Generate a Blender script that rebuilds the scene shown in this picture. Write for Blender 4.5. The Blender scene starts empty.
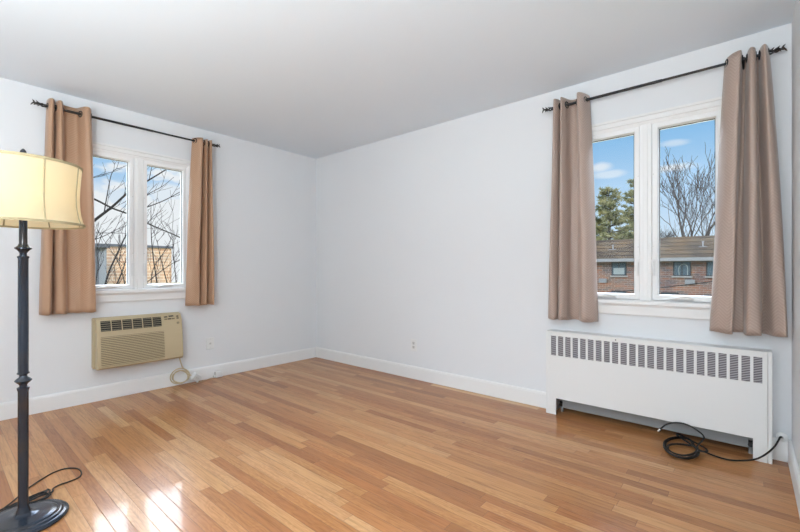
import bpy, bmesh, math, random
from mathutils import Vector, Matrix

# ------------------------------------------------------------------ camera
SC = bpy.context.scene
COL = SC.collection
F_PX, HORIZON = 405.2, 270.2
CAM = Vector((4.034, -3.123, 1.068))
YAW = 0.70826
W_ROOM, H_ROOM, Y_REAR = 4.222, 2.44, -4.5
cd = bpy.data.cameras.new('camera')
cam = bpy.data.objects.new('camera', cd); COL.objects.link(cam)
cd.sensor_width = 36.0
cd.lens = 36.0 * F_PX / 800.0
cd.shift_y = (HORIZON - 266.0) / 800.0
cd.clip_start, cd.clip_end = 0.02, 500
cam.location = CAM
cam.rotation_euler = (math.pi / 2, 0, YAW)
SC.camera = cam
FW = Vector((-math.sin(YAW), math.cos(YAW), 0)); RT = Vector((math.cos(YAW), math.sin(YAW), 0))

# ------------------------------------------------------------------ view, world, sun, area lights
SC.view_settings.view_transform = 'Standard'
SC.view_settings.look = 'None'
SC.view_settings.exposure = 0.0
SC.view_settings.gamma = 1.0
SC.view_settings.use_curve_mapping = False


def ray(u, v):
    return FW + RT * ((u - 400) / F_PX) + Vector((0, 0, (HORIZON - v) / F_PX))


def at_y(u, v, y):
    d = ray(u, v); return CAM + d * ((y - CAM.y) / d.y)


def at_x(u, v, x):
    d = ray(u, v); return CAM + d * ((x - CAM.x) / d.x)


def at_z(u, v, z):
    d = ray(u, v); return CAM + d * ((z - CAM.z) / d.z)


def nd(t, typ, x=0, y=0, **kw):
    n = t.nodes.new(typ)
    n.location = (x, y)
    for k, val in kw.items():
        setattr(n, k, val)
    return n


def mth(t, op, a, b=None, c=None):
    n = t.nodes.new('ShaderNodeMath'); n.operation = op
    for i, s in enumerate((a, b, c)):
        if s is None: continue
        if hasattr(s, 'is_linked') or isinstance(s, bpy.types.NodeSocket): t.links.new(s, n.inputs[i])
        else: n.inputs[i].default_value = s
    return n.outputs[0]


def vmth(t, op, a, b=None):
    n = t.nodes.new('ShaderNodeVectorMath'); n.operation = op
    for i, s in enumerate((a, b)):
        if s is None: continue
        if isinstance(s, bpy.types.NodeSocket): t.links.new(s, n.inputs[i])
        else: n.inputs[i].default_value = s
    return n


def ramp(t, fac, stops, interp='LINEAR'):
    n = t.nodes.new('ShaderNodeValToRGB')
    r = n.color_ramp; r.interpolation = interp
    while len(r.elements) < len(stops): r.elements.new(0.5)
    for e, (p, c) in zip(r.elements, stops):
        e.position = p; e.color = (c[0], c[1], c[2], 1)
    t.links.new(fac, n.inputs[0])
    return n.outputs[0]


def mixc(t, fac, a, b, blend='MIX'):
    n = t.nodes.new('ShaderNodeMix'); n.data_type = 'RGBA'; n.blend_type = blend
    for idx, s in ((0, fac), (6, a), (7, b)):
        if isinstance(s, bpy.types.NodeSocket): t.links.new(s, n.inputs[idx])
        elif idx == 0: n.inputs[0].default_value = s
        else: n.inputs[idx].default_value = (s[0], s[1], s[2], 1)
    return n.outputs[2]


def lin(r, g, b):
    f = lambda c: (c / 255 / 12.92) if c / 255 <= 0.04045 else ((c / 255 + 0.055) / 1.055) ** 2.4
    return (f(r), f(g), f(b))


wd = bpy.data.worlds.new('sky'); SC.world = wd
wd.use_nodes = True
wt = wd.node_tree; wt.nodes.clear()
tc = nd(wt, 'ShaderNodeTexCoord')
dirv = vmth(wt, 'NORMALIZE', tc.outputs['Generated']).outputs[0]
sep = nd(wt, 'ShaderNodeSeparateXYZ'); wt.links.new(dirv, sep.inputs[0])
skycol = ramp(wt, sep.outputs[2], [(0.0, lin(222, 234, 246)), (0.10, lin(200, 223, 246)), (0.27, lin(146, 196, 240)), (0.6, lin(110, 165, 228))])
nz = nd(wt, 'ShaderNodeTexNoise'); nz.inputs['Scale'].default_value = 9; nz.inputs['Detail'].default_value = 6
mp = vmth(wt, 'MULTIPLY', dirv, (1, 1, 2.6)); wt.links.new(mp.outputs[0], nz.inputs['Vector'])
# cumulus over the westward view, thinning with height
west = mth(wt, 'SUBTRACT', mth(wt, 'MULTIPLY', sep.outputs[0], -1.0), 0.60)
ma = nd(wt, 'ShaderNodeMapRange', interpolation_type='SMOOTHSTEP'); wt.links.new(west, ma.inputs[0])
ma.inputs[1].default_value = 0.0; ma.inputs[2].default_value = 0.2
mh = nd(wt, 'ShaderNodeMapRange', interpolation_type='SMOOTHSTEP'); wt.links.new(sep.outputs[2], mh.inputs[0])
mh.inputs[1].default_value = 0.27; mh.inputs[2].default_value = 0.02
cl = mth(wt, 'ADD', mth(wt, 'MULTIPLY', mh.outputs[0], 0.5), mth(wt, 'SUBTRACT', nz.outputs[0], 0.58))
mcl = nd(wt, 'ShaderNodeMapRange', interpolation_type='SMOOTHSTEP'); wt.links.new(cl, mcl.inputs[0])
mcl.inputs[1].default_value = 0.0; mcl.inputs[2].default_value = 0.14
cloud = mth(wt, 'MULTIPLY', mcl.outputs[0], ma.outputs[0])


def puff(u, v, su, sv, k):
    d = ray(u, v).normalized()
    dd = vmth(wt, 'SUBTRACT', dirv, tuple(d))
    sc = vmth(wt, 'MULTIPLY', dd.outputs[0], (1 / su, 1 / su, 1 / sv))
    ln = vmth(wt, 'LENGTH', sc.outputs[0]).outputs['Value']
    ln = mth(wt, 'ADD', ln, mth(wt, 'MULTIPLY', mth(wt, 'SUBTRACT', nz.outputs[0], 0.5), 1.6))
    m = nd(wt, 'ShaderNodeMapRange', interpolation_type='SMOOTHSTEP'); wt.links.new(ln, m.inputs[0])
    m.inputs[1].default_value = 1.1; m.inputs[2].default_value = 0.25
    return mth(wt, 'MULTIPLY', m.outputs[0], k)


for a in ((601, 167, 0.028, 0.012, 0.75), (610, 174, 0.036, 0.010, 0.55), (676, 143, 0.030, 0.008, 0.5), (670, 168, 0.045, 0.010, 0.85),
          (170, 195, 0.05, 0.03, 0.8), (105, 195, 0.06, 0.03, 0.6)):
    cloud = mth(wt, 'MAXIMUM', cloud, puff(*a))
skymix = mixc(wt, cloud, skycol, lin(243, 245, 250))
# added very bright sky band above the window view, for floor glare and curtain edges
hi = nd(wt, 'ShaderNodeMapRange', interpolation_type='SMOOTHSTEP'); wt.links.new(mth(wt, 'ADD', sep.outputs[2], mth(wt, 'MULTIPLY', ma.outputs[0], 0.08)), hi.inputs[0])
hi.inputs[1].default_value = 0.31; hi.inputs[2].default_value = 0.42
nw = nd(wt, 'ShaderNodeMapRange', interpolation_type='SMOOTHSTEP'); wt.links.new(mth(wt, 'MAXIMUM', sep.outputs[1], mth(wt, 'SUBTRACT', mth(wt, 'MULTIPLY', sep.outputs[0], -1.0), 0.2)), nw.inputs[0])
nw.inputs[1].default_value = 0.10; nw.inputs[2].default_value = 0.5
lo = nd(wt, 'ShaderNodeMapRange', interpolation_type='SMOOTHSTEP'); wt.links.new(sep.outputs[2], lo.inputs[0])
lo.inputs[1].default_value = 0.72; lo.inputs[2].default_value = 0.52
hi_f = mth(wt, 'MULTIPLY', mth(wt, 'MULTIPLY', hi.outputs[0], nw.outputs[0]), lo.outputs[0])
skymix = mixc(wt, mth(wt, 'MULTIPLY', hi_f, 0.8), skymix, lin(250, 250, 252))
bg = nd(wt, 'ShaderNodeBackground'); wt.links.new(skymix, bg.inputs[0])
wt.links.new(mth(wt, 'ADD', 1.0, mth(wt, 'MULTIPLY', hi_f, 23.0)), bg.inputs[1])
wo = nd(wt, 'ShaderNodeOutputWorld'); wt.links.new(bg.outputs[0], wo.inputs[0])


def light(name, kind, loc, target, energy, color=(1, 1, 1), size=(1, 1), angle=None):
    l = bpy.data.lights.new(name, kind); o = bpy.data.objects.new(name, l); COL.objects.link(o)
    o.location = loc
    o.rotation_euler = (Vector(target) - Vector(loc)).to_track_quat('-Z', 'Y').to_euler()
    l.energy = energy; l.color = color
    if kind == 'AREA': l.shape = 'RECTANGLE'; l.size, l.size_y = size
    if angle is not None: l.angle = angle
    return o


light('sun', 'SUN', (30, -22, 22), (0, 8, 0), 2.2, (1.0, 0.90, 0.76), angle=math.radians(0.6))
LC = (0.902, 0.960, 0.965)  # soft fill lights added behind the camera, with no fixture there
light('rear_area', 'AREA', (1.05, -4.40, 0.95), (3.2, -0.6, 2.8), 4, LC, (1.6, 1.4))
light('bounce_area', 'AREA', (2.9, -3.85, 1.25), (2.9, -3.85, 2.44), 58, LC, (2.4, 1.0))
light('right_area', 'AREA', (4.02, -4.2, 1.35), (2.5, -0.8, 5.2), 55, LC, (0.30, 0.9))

# ------------------------------------------------------------------ mesh helpers
WLOC = {}


class MB:
    def __init__(s): s.v = []; s.f = []; s.uv = {}

    def add(s, vs, fs):
        b = len(s.v); s.v += [Vector(p) for p in vs]; s.f += [tuple(b + i for i in f) for f in fs]

    def box(s, x0, x1, y0, y1, z0, z1):
        vs = [(x, y, z) for z in (z0, z1) for y in (y0, y1) for x in (x0, x1)]
        s.add(vs, [(0, 2, 3, 1), (4, 5, 7, 6), (0, 1, 5, 4), (2, 6, 7, 3), (0, 4, 6, 2), (1, 3, 7, 5)])
        return s

    def hexa(s, vs):
        s.add(vs, [(0, 2, 3, 1), (4, 5, 7, 6), (0, 1, 5, 4), (2, 6, 7, 3), (0, 4, 6, 2), (1, 3, 7, 5)])
        return s

    def tube(s, pts, r, seg=8, closed=False):
        pts = [Vector(p) for p in pts]; n = len(pts)
        if n < 2: return s
        rs = r if isinstance(r, (list, tuple)) else [r] * n
        b = len(s.v); prev = None
        for i, p in enumerate(pts):
            t = (pts[(i + 1) % n] - pts[i - 1]) if closed else (pts[min(i + 1, n - 1)] - pts[max(i - 1, 0)])
            if t.length < 1e-9: t = Vector((0, 0, 1))
            t.normalize()
            if prev is None:
                a = Vector((0, 0, 1)) if abs(t.z) < 0.9 else Vector((1, 0, 0))
                nrm = t.cross(a).normalized()
            else:
                nrm = prev - t * prev.dot(t)
                nrm = nrm.normalized() if nrm.length > 1e-6 else t.orthogonal().normalized()
            prev = nrm; bn = t.cross(nrm)
            for k in range(seg):
                a = 2 * math.pi * k / seg
                s.v.append(p + (nrm * math.cos(a) + bn * math.sin(a)) * rs[i])
        m = n if closed else n - 1
        for i in range(m):
            j = (i + 1) % n
            for k in range(seg):
                k2 = (k + 1) % seg
                s.f.append((b + i * seg + k, b + i * seg + k2, b + j * seg + k2, b + j * seg + k))
        if not closed:
            s.f.append(tuple(b + k for k in reversed(range(seg))))
            s.f.append(tuple(b + (n - 1) * seg + k for k in range(seg)))
        return s

    def lathe(s, prof, c, seg=40, axis='z', cap=True):
        """prof: list of (radius, height) along the axis through c"""
        b = len(s.v); c = Vector(c)
        for r, h in prof:
            for k in range(seg):
                a = 2 * math.pi * k / seg
                q = (r * math.cos(a), r * math.sin(a), h)
                if axis == 'x': q = (h, q[0], q[1])
                if axis == 'y': q = (q[0], h, q[1])
                s.v.append(c + Vector(q))
        for i in range(len(prof) - 1):
            for k in range(seg):
                k2 = (k + 1) % seg
                s.f.append((b + i * seg + k, b + i * seg + k2, b + (i + 1) * seg + k2, b + (i + 1) * seg + k))
        if cap:
            s.f.append(tuple(b + k for k in reversed(range(seg))))
            s.f.append(tuple(b + (len(prof) - 1) * seg + k for k in range(seg)))
        return s

    def prism(s, poly, fn, a0, a1):
        """poly of 2-D points swept from a0 to a1; fn(p, q, a) -> 3-D"""
        n = len(poly); b = len(s.v)
        for a in (a0, a1):
            for p, q in poly: s.v.append(Vector(fn(p, q, a)))
        for i in range(n):
            j = (i + 1) % n
            s.f.append((b + i, b + j, b + n + j, b + n + i))
        s.f.append(tuple(b + i for i in reversed(range(n)))); s.f.append(tuple(b + n + i for i in range(n)))
        return s

    def ring(s, T, u0, u1, z0, z1, prof):
        """closed profile [(inset, v)] carried round a rectangle in the wall frame T"""
        b = len(s.v); n = len(prof)
        for d, v in prof:
            for u, z in ((u0 + d, z0 + d), (u1 - d, z0 + d), (u1 - d, z1 - d), (u0 + d, z1 - d)):
                s.v.append(Vector(T(u, v, z)))
        for i in range(n):
            j = (i + 1) % n
            for k in range(4):
                k2 = (k + 1) % 4
                s.f.append((b + i * 4 + k, b + i * 4 + k2, b + j * 4 + k2, b + j * 4 + k))
        return s

    def build(s, name, m, parent=None, smooth=False, bevel=0, recalc=True):
        me = bpy.data.meshes.new(name)
        off = WLOC.get(parent.name, Vector()) if parent else Vector()
        me.from_pydata([p - off for p in s.v], [], s.f)
        if recalc:
            bm = bmesh.new(); bm.from_mesh(me)
            bmesh.ops.recalc_face_normals(bm, faces=bm.faces[:]); bm.to_mesh(me); bm.free()
        if smooth:
            me.polygons.foreach_set('use_smooth', [True] * len(me.polygons))
        me.materials.append(m)
        o = bpy.data.objects.new(name, me); COL.objects.link(o)
        if parent: o.parent = parent
        WLOC[o.name] = off
        if bevel:
            md = o.modifiers.new('bevel', 'BEVEL'); md.width = bevel; md.segments = 2
            md.limit_method = 'ANGLE'; md.angle_limit = math.radians(40)
            md.harden_normals = False
        if smooth:
            e = o.modifiers.new('split', 'EDGE_SPLIT'); e.split_angle = math.radians(38)
        return o


def empty(name, loc=(0, 0, 0), label=None, cat=None, group=None, kind=None):
    o = bpy.data.objects.new(name, None); COL.objects.link(o)
    o.empty_display_size = 0.05
    o.location = loc; WLOC[o.name] = Vector(loc)
    tag(o, label, cat, group, kind)
    return o


def tag(o, label=None, cat=None, group=None, kind=None):
    if label: o['label'] = label
    if cat: o['category'] = cat
    if group: o['group'] = group
    if kind: o['kind'] = kind
    return o


def cr(pts, n=8, closed=False):
    """Catmull-Rom through points of any dimension"""
    P = [Vector(p) for p in pts]; out = []
    m = len(P)
    rng = range(m) if closed else range(m - 1)
    for i in rng:
        if closed: a, b, c, d = P[i - 1], P[i], P[(i + 1) % m], P[(i + 2) % m]
        else: a, b, c, d = P[max(i - 1, 0)], P[i], P[i + 1], P[min(i + 2, m - 1)]
        for k in range(n):
            t = k / n
            out.append(0.5 * ((2 * b) + (c - a) * t + (2 * a - 5 * b + 4 * c - d) * t * t + (3 * b - a - 3 * c + d) * t ** 3))
    if not closed: out.append(P[-1].copy())
    return out


# wall frames: u runs to the right seen from inside, v into the room
TB = lambda u, v, z: (u, -v, z)      # back wall  (Y = 0)
TL = lambda u, v, z: (v, u, z)       # left wall  (X = 0)
TR = lambda u, v, z: (W_ROOM - v, u, z)


def wbox(mb, T, u0, u1, v0, v1, z0, z1):
    return mb.hexa([T(u, v, z) for z in (z0, z1) for v in (v0, v1) for u in (u0, u1)])


# ------------------------------------------------------------------ materials
def mat(name, col, rough=0.5, metal=0.0, spec=0.5, bump=None, coat=0.0):
    m = bpy.data.materials.new(name); m.use_nodes = True
    t = m.node_tree; b = t.nodes['Principled BSDF']
    b.inputs['Base Color'].default_value = (*col, 1)
    b.inputs['Roughness'].default_value = rough
    b.inputs['Metallic'].default_value = metal
    b.inputs['Specular IOR Level'].default_value = spec
    b.inputs['Coat Weight'].default_value = coat
    if bump:
        sc, st, dist = bump
        c = nd(t, 'ShaderNodeTexCoord'); n = nd(t, 'ShaderNodeTexNoise'); n.inputs['Scale'].default_value = sc
        n.inputs['Detail'].default_value = 4
        t.links.new(c.outputs['Object'], n.inputs['Vector'])
        bp = nd(t, 'ShaderNodeBump'); bp.inputs['Strength'].default_value = st; bp.inputs['Distance'].default_value = dist
        t.links.new(n.outputs[0], bp.inputs['Height']); t.links.new(bp.outputs[0], b.inputs['Normal'])
    return m


def noise_col(m, c1, c2, scale, lo=0.35, hi=0.65, stretch=(1, 1, 1), detail=4):
    t = m.node_tree; b = t.nodes['Principled BSDF']
    c = nd(t, 'ShaderNodeTexCoord'); n = nd(t, 'ShaderNodeTexNoise')
    n.inputs['Scale'].default_value = scale; n.inputs['Detail'].default_value = detail
    v = vmth(t, 'MULTIPLY', c.outputs['Object'], stretch)
    t.links.new(v.outputs[0], n.inputs['Vector'])
    t.links.new(ramp(t, n.outputs[0], [(lo, c1), (hi, c2)]), b.inputs['Base Color'])
    return m


M_WALL = mat('wall_paint', lin(229, 231, 234), 0.85, spec=0.2, bump=(220, 0.06, 0.002))
M_CEIL = mat('ceiling_paint', lin(234, 242, 250), 0.9, spec=0.1, bump=(160, 0.05, 0.002))
M_TRIM = mat('trim_paint', lin(236, 236, 236), 0.5, spec=0.4)
M_VINYL = mat('window_vinyl', lin(241, 241, 241), 0.32, spec=0.4)
M_HARD = mat('white_hardware', lin(232, 232, 232), 0.3)
M_PLATE = mat('plate_plastic', lin(231, 232, 232), 0.35)
M_SLOT = mat('socket_grey', lin(212, 212, 211), 0.5)
M_DARK = mat('dark_gap', lin(38, 34, 32), 0.8)
M_COVER = mat('enamelled_steel', lin(232, 233, 233), 0.42, spec=0.4)
M_BRONZE = mat('dark_bronze', lin(52, 52, 54), 0.42, metal=0.5)
noise_col(M_BRONZE, lin(44, 47, 52), lin(84, 70, 54), 9, 0.45, 0.8)
M_LAMP = mat('lamp_bronze', lin(40, 44, 52), 0.22, metal=0.55, spec=0.6)
noise_col(M_LAMP, lin(56, 64, 76), lin(88, 76, 60), 7, 0.5, 0.85)
M_CORD = mat('black_rubber', lin(20, 20, 21), 0.5)
M_BEIGE = mat('ac_beige', lin(192, 176, 144), 0.5, bump=(400, 0.05, 0.001))
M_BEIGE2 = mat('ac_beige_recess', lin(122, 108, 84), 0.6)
M_ACVENT = mat('ac_vent_dark', lin(38, 37, 34), 0.6)
M_ACLOUV = mat('ac_louver', lin(150, 140, 116), 0.5)
M_CREAM = mat('cream_vinyl', lin(206, 190, 158), 0.5)
M_METAL = mat('bright_metal', lin(200, 200, 200), 0.3, metal=0.9)
M_GALV = mat('convector_grey', lin(150, 152, 154), 0.5, metal=0.3)
M_LINER = mat('recess_grey', lin(142, 144, 146), 0.6)
M_BLACK = mat('display_black', lin(24, 24, 26), 0.3)


def floor_mat():
    m = bpy.data.materials.new('oak_strip_floor'); m.use_nodes = True
    t = m.node_tree; b = t.nodes['Principled BSDF']
    c = nd(t, 'ShaderNodeTexCoord'); s = nd(t, 'ShaderNodeSeparateXYZ'); t.links.new(c.outputs['Object'], s.inputs[0])
    X, Y = s.outputs[0], s.outputs[1]
    BW = 0.0590
    yy = mth(t, 'DIVIDE', mth(t, 'ADD', Y, 10.0 - 0.0035), BW)
    row = mth(t, 'FLOOR', yy); fy = mth(t, 'FRACT', yy)

    def wn(dim, *ins):
        w = nd(t, 'ShaderNodeTexWhiteNoise', noise_dimensions=dim)
        if dim == '1D': t.links.new(ins[0], w.inputs['W'])
        else:
            cb = nd(t, 'ShaderNodeCombineXYZ')
            for i, q in enumerate(ins): t.links.new(q, cb.inputs[i])
            t.links.new(cb.outputs[0], w.inputs['Vector'])
        return w
    r1 = wn('1D', row)
    ln = mth(t, 'ADD', mth(t, 'MULTIPLY', wn('1D', mth(t, 'ADD', row, 77.3)).outputs[0], 0.55), 0.60)
    xx = mth(t, 'ADD', mth(t, 'DIVIDE', X, ln), mth(t, 'MULTIPLY', r1.outputs[0], 17.0))
    cell = mth(t, 'FLOOR', xx); fx = mth(t, 'FRACT', xx)
    rb = wn('2D', row, cell)
    rnd = rb.outputs[0]
    srgb = nd(t, 'ShaderNodeSeparateColor'); t.links.new(rb.outputs[1], srgb.inputs[0])
    rnd2 = srgb.outputs[1]; rnd3 = srgb.outputs[2]
    base = ramp(t, rnd, [(0.0, lin(158, 105, 64)), (0.16, lin(172, 118, 73)), (0.45, lin(188, 135, 85)), (0.75, lin(197, 147, 97)), (0.93, lin(202, 155, 107)), (1.0, lin(212, 169, 122))])
    base = mixc(t, mth(t, 'MULTIPLY', rnd2, 0.30), base, lin(188, 116, 68))
    # grain
    cb = nd(t, 'ShaderNodeCombineXYZ')
    t.links.new(mth(t, 'ADD', mth(t, 'MULTIPLY', X, 2.2), mth(t, 'MULTIPLY', rnd, 91.0)), cb.inputs[0])
    t.links.new(mth(t, 'ADD', mth(t, 'MULTIPLY', Y, 46.0), mth(t, 'MULTIPLY', rnd3, 37.0)), cb.inputs[1])
    t.links.new(mth(t, 'MULTIPLY', rnd2, 53.0), cb.inputs[2])
    g = nd(t, 'ShaderNodeTexNoise'); g.inputs['Scale'].default_value = 2.2; g.inputs['Detail'].default_value = 5; g.inputs['Roughness'].default_value = 0.65
    t.links.new(cb.outputs[0], g.inputs['Vector'])
    # cathedral figure: contour lines of a stretched noise
    cb2 = nd(t, 'ShaderNodeCombineXYZ')
    t.links.new(mth(t, 'ADD', mth(t, 'MULTIPLY', X, 3.0), mth(t, 'MULTIPLY', rnd2, 61.0)), cb2.inputs[0])
    t.links.new(mth(t, 'ADD', mth(t, 'MULTIPLY', Y, 13.0), mth(t, 'MULTIPLY', rnd, 23.0)), cb2.inputs[1])
    g2 = nd(t, 'ShaderNodeTexNoise'); g2.inputs['Scale'].default_value = 1.0; g2.inputs['Detail'].default_value = 2
    t.links.new(cb2.outputs[0], g2.inputs['Vector'])
    fig = mth(t, 'ABSOLUTE', mth(t, 'SUBTRACT', mth(t, 'FRACT', mth(t, 'MULTIPLY', g2.outputs[0], 14.0)), 0.5))
    figm = mth(t, 'MULTIPLY', mth(t, 'SUBTRACT', 0.5, fig), mth(t, 'GREATER_THAN', rnd3, 0.35))
    dark = ramp(t, g.outputs[0], [(0.30, (0.62, 0.55, 0.48)), (0.52, (1, 1, 1)), (0.75, (1.08, 1.07, 1.05))])
    col = mixc(t, 0.85, base, mixc(t, 1.0, base, dark, 'MULTIPLY'))
    col = mixc(t, mth(t, 'MULTIPLY', figm, 0.6), col, mixc(t, 1.0, col, (0.66, 0.52, 0.40), 'MULTIPLY'))
    # small dark knots
    vk = nd(t, 'ShaderNodeTexVoronoi'); vk.inputs['Scale'].default_value = 3.1
    cbk = nd(t, 'ShaderNodeCombineXYZ'); t.links.new(mth(t, 'MULTIPLY', X, 0.55), cbk.inputs[0]); t.links.new(Y, cbk.inputs[1])
    t.links.new(cbk.outputs[0], vk.inputs['Vector'])
    knot = nd(t, 'ShaderNodeMapRange'); t.links.new(vk.outputs['Distance'], knot.inputs[0])
    knot.inputs[1].default_value = 0.03; knot.inputs[2].default_value = 0.012
    col = mixc(t, mth(t, 'MULTIPLY', knot.outputs[0], 0.75), col, lin(84, 52, 32))
    # seams
    ey = mth(t, 'MULTIPLY', mth(t, 'MINIMUM', fy, mth(t, 'SUBTRACT', 1.0, fy)), BW)
    ex = mth(t, 'MULTIPLY', mth(t, 'MINIMUM', fx, mth(t, 'SUBTRACT', 1.0, fx)), ln)
    e = mth(t, 'MINIMUM', ey, ex)
    sm = nd(t, 'ShaderNodeMapRange'); t.links.new(e, sm.inputs[0])
    sm.inputs[1].default_value = 0.0013; sm.inputs[2].default_value = 0.0004
    col = mixc(t, mth(t, 'MULTIPLY', sm.outputs[0], 0.62), col, lin(82, 48, 28))
    t.links.new(col, b.inputs['Base Color'])
    b.inputs['Roughness'].default_value = 0.32
    b.inputs['Specular IOR Level'].default_value = 0.25
    b.inputs['Coat Weight'].default_value = 0.28
    b.inputs['Coat Roughness'].default_value = 0.085
    # each strip sits at a minutely different tilt, plus a soft varnish waviness
    nb = nd(t, 'ShaderNodeTexNoise'); nb.inputs['Scale'].default_value = 14; t.links.new(c.outputs['Object'], nb.inputs['Vector'])
    hgt = mth(t, 'ADD', mth(t, 'MULTIPLY', mth(t, 'SUBTRACT', fy, 0.5), mth(t, 'MULTIPLY', mth(t, 'SUBTRACT', rnd2, 0.5), 0.0012)),
              mth(t, 'ADD', mth(t, 'MULTIPLY', nb.outputs[0], 0.0006), mth(t, 'MULTIPLY', sm.outputs[0], -0.0008)))
    bp = nd(t, 'ShaderNodeBump'); bp.inputs['Distance'].default_value = 1.0; bp.inputs['Strength'].default_value = 0.6
    t.links.new(hgt, bp.inputs['Height'])
    t.links.new(bp.outputs[0], b.inputs['Normal']); t.links.new(bp.outputs[0], b.inputs['Coat Normal'])
    return m


M_FLOOR = floor_mat()


def glass_mat():
    m = bpy.data.materials.new('window_glass'); m.use_nodes = True
    t = m.node_tree; t.nodes.clear()
    tr = nd(t, 'ShaderNodeBsdfTransparent'); tr.inputs[0].default_value = (0.97, 0.985, 0.98, 1)
    gl = nd(t, 'ShaderNodeBsdfGlossy'); gl.inputs['Roughness'].default_value = 0.02
    fr = nd(t, 'ShaderNodeFresnel'); fr.inputs[0].default_value = 1.22
    mx = nd(t, 'ShaderNodeMixShader'); t.links.new(fr.outputs[0], mx.inputs[0])
    t.links.new(tr.outputs[0], mx.inputs[1]); t.links.new(gl.outputs[0], mx.inputs[2])
    o = nd(t, 'ShaderNodeOutputMaterial'); t.links.new(mx.outputs[0], o.inputs[0])
    return m


M_GLASS = glass_mat()


def curtain_mat(name, c1, c2):
    m = bpy.data.materials.new(name); m.use_nodes = True
    t = m.node_tree; b = t.nodes['Principled BSDF']
    uv = nd(t, 'ShaderNodeUVMap'); uv.uv_map = 'UVMap'
    s = nd(t, 'ShaderNodeSeparateXYZ'); t.links.new(uv.outputs[0], s.inputs[0])
    u, v = s.outputs[0], s.outputs[1]
    nz = nd(t, 'ShaderNodeTexNoise'); nz.inputs['Scale'].default_value = 9; t.links.new(uv.outputs[0], nz.inputs['Vector'])
    tri = mth(t, 'PINGPONG', u, 0.045)          # chevron ridges, a little wavy
    ph = mth(t, 'ADD', mth(t, 'MULTIPLY', mth(t, 'ADD', v, mth(t, 'MULTIPLY', tri, 0.9)), 340.0), mth(t, 'MULTIPLY', nz.outputs[0], 9.0))
    w = mth(t, 'MULTIPLY', mth(t, 'ADD', mth(t, 'SINE', ph), 1.0), 0.5)
    t.links.new(mixc(t, w, c1, c2), b.inputs['Base Color'])
    b.inputs['Roughness'].default_value = 0.50
    b.inputs['Sheen Weight'].default_value = 0.45
    b.inputs['Sheen Roughness'].default_value = 0.35
    b.inputs['Specular IOR Level'].default_value = 0.5
    bp = nd(t, 'ShaderNodeBump'); bp.inputs['Strength'].default_value = 0.35; bp.inputs['Distance'].default_value = 0.0015
    t.links.new(w, bp.inputs['Height']); t.links.new(bp.outputs[0], b.inputs['Normal'])
    tl = nd(t, 'ShaderNodeBsdfTranslucent'); tl.inputs[0].default_value = (*c2, 1)
    mx = nd(t, 'ShaderNodeMixShader'); mx.inputs[0].default_value = 0.26
    out = t.nodes['Material Output']
    t.links.new(b.outputs[0], mx.inputs[1]); t.links.new(tl.outputs[0], mx.inputs[2]); t.links.new(mx.outputs[0], out.inputs[0])
    return m


M_CURT = curtain_mat('taupe_curtain', lin(194, 171, 158), lin(209, 189, 177))
M_CURT_L = curtain_mat('lamplit_curtain', lin(196, 156, 126), lin(213, 177, 147))  # same cloth as the other pair, warm lamp light put into its colour


def shade_mat():
    m = bpy.data.materials.new('linen_shade'); m.use_nodes = True
    t = m.node_tree; t.nodes.clear()
    d = nd(t, 'ShaderNodeBsdfDiffuse'); d.inputs[0].default_value = (*lin(240, 223, 186), 1)
    tl = nd(t, 'ShaderNodeBsdfTranslucent'); tl.inputs[0].default_value = (*lin(250, 234, 196), 1)
    mx = nd(t, 'ShaderNodeMixShader'); mx.inputs[0].default_value = 0.5
    t.links.new(d.outputs[0], mx.inputs[1]); t.links.new(tl.outputs[0], mx.inputs[2])
    o = nd(t, 'ShaderNodeOutputMaterial'); t.links.new(mx.outputs[0], o.inputs[0])
    return m


M_SHADE = shade_mat()
M_BAND = mat('shade_band', lin(170, 155, 120), 0.8)


def brick_mat(name, ca, cb_, cm, scale, bw, bh, mortar=0.012):
    m = bpy.data.materials.new(name); m.use_nodes = True
    t = m.node_tree; b = t.nodes['Principled BSDF']
    c = nd(t, 'ShaderNodeTexCoord'); s = nd(t, 'ShaderNodeSeparateXYZ'); t.links.new(c.outputs['Object'], s.inputs[0])
    cb = nd(t, 'ShaderNodeCombineXYZ')
    t.links.new(mth(t, 'ADD', s.outputs[0], s.outputs[1]), cb.inputs[0]); t.links.new(s.outputs[2], cb.inputs[1])
    br = nd(t, 'ShaderNodeTexBrick'); br.inputs['Scale'].default_value = scale
    br.inputs['Brick Width'].default_value = bw; br.inputs['Row Height'].default_value = bh
    br.inputs['Mortar Size'].default_value = mortar
    br.inputs['Color1'].default_value = (*ca, 1); br.inputs['Color2'].default_value = (*cb_, 1); br.inputs['Mortar'].default_value = (*cm, 1)
    t.links.new(cb.outputs[0], br.inputs['Vector'])
    n = nd(t, 'ShaderNodeTexNoise'); n.inputs['Scale'].default_value = 0.55; n.inputs['Detail'].default_value = 5
    t.links.new(c.outputs['Object'], n.inputs['Vector'])
    mot = ramp(t, n.outputs[0], [(0.35, (0.72, 0.76, 0.84)), (0.5, (1, 1, 1)), (0.68, (1.15, 1.02, 0.88))])
    t.links.new(mixc(t, 1.0, br.outputs[0], mot, 'MULTIPLY'), b.inputs['Base Color'])
    b.inputs['Roughness'].default_value = 0.95
    b.inputs['Specular IOR Level'].default_value = 0.0
    return m


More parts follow.
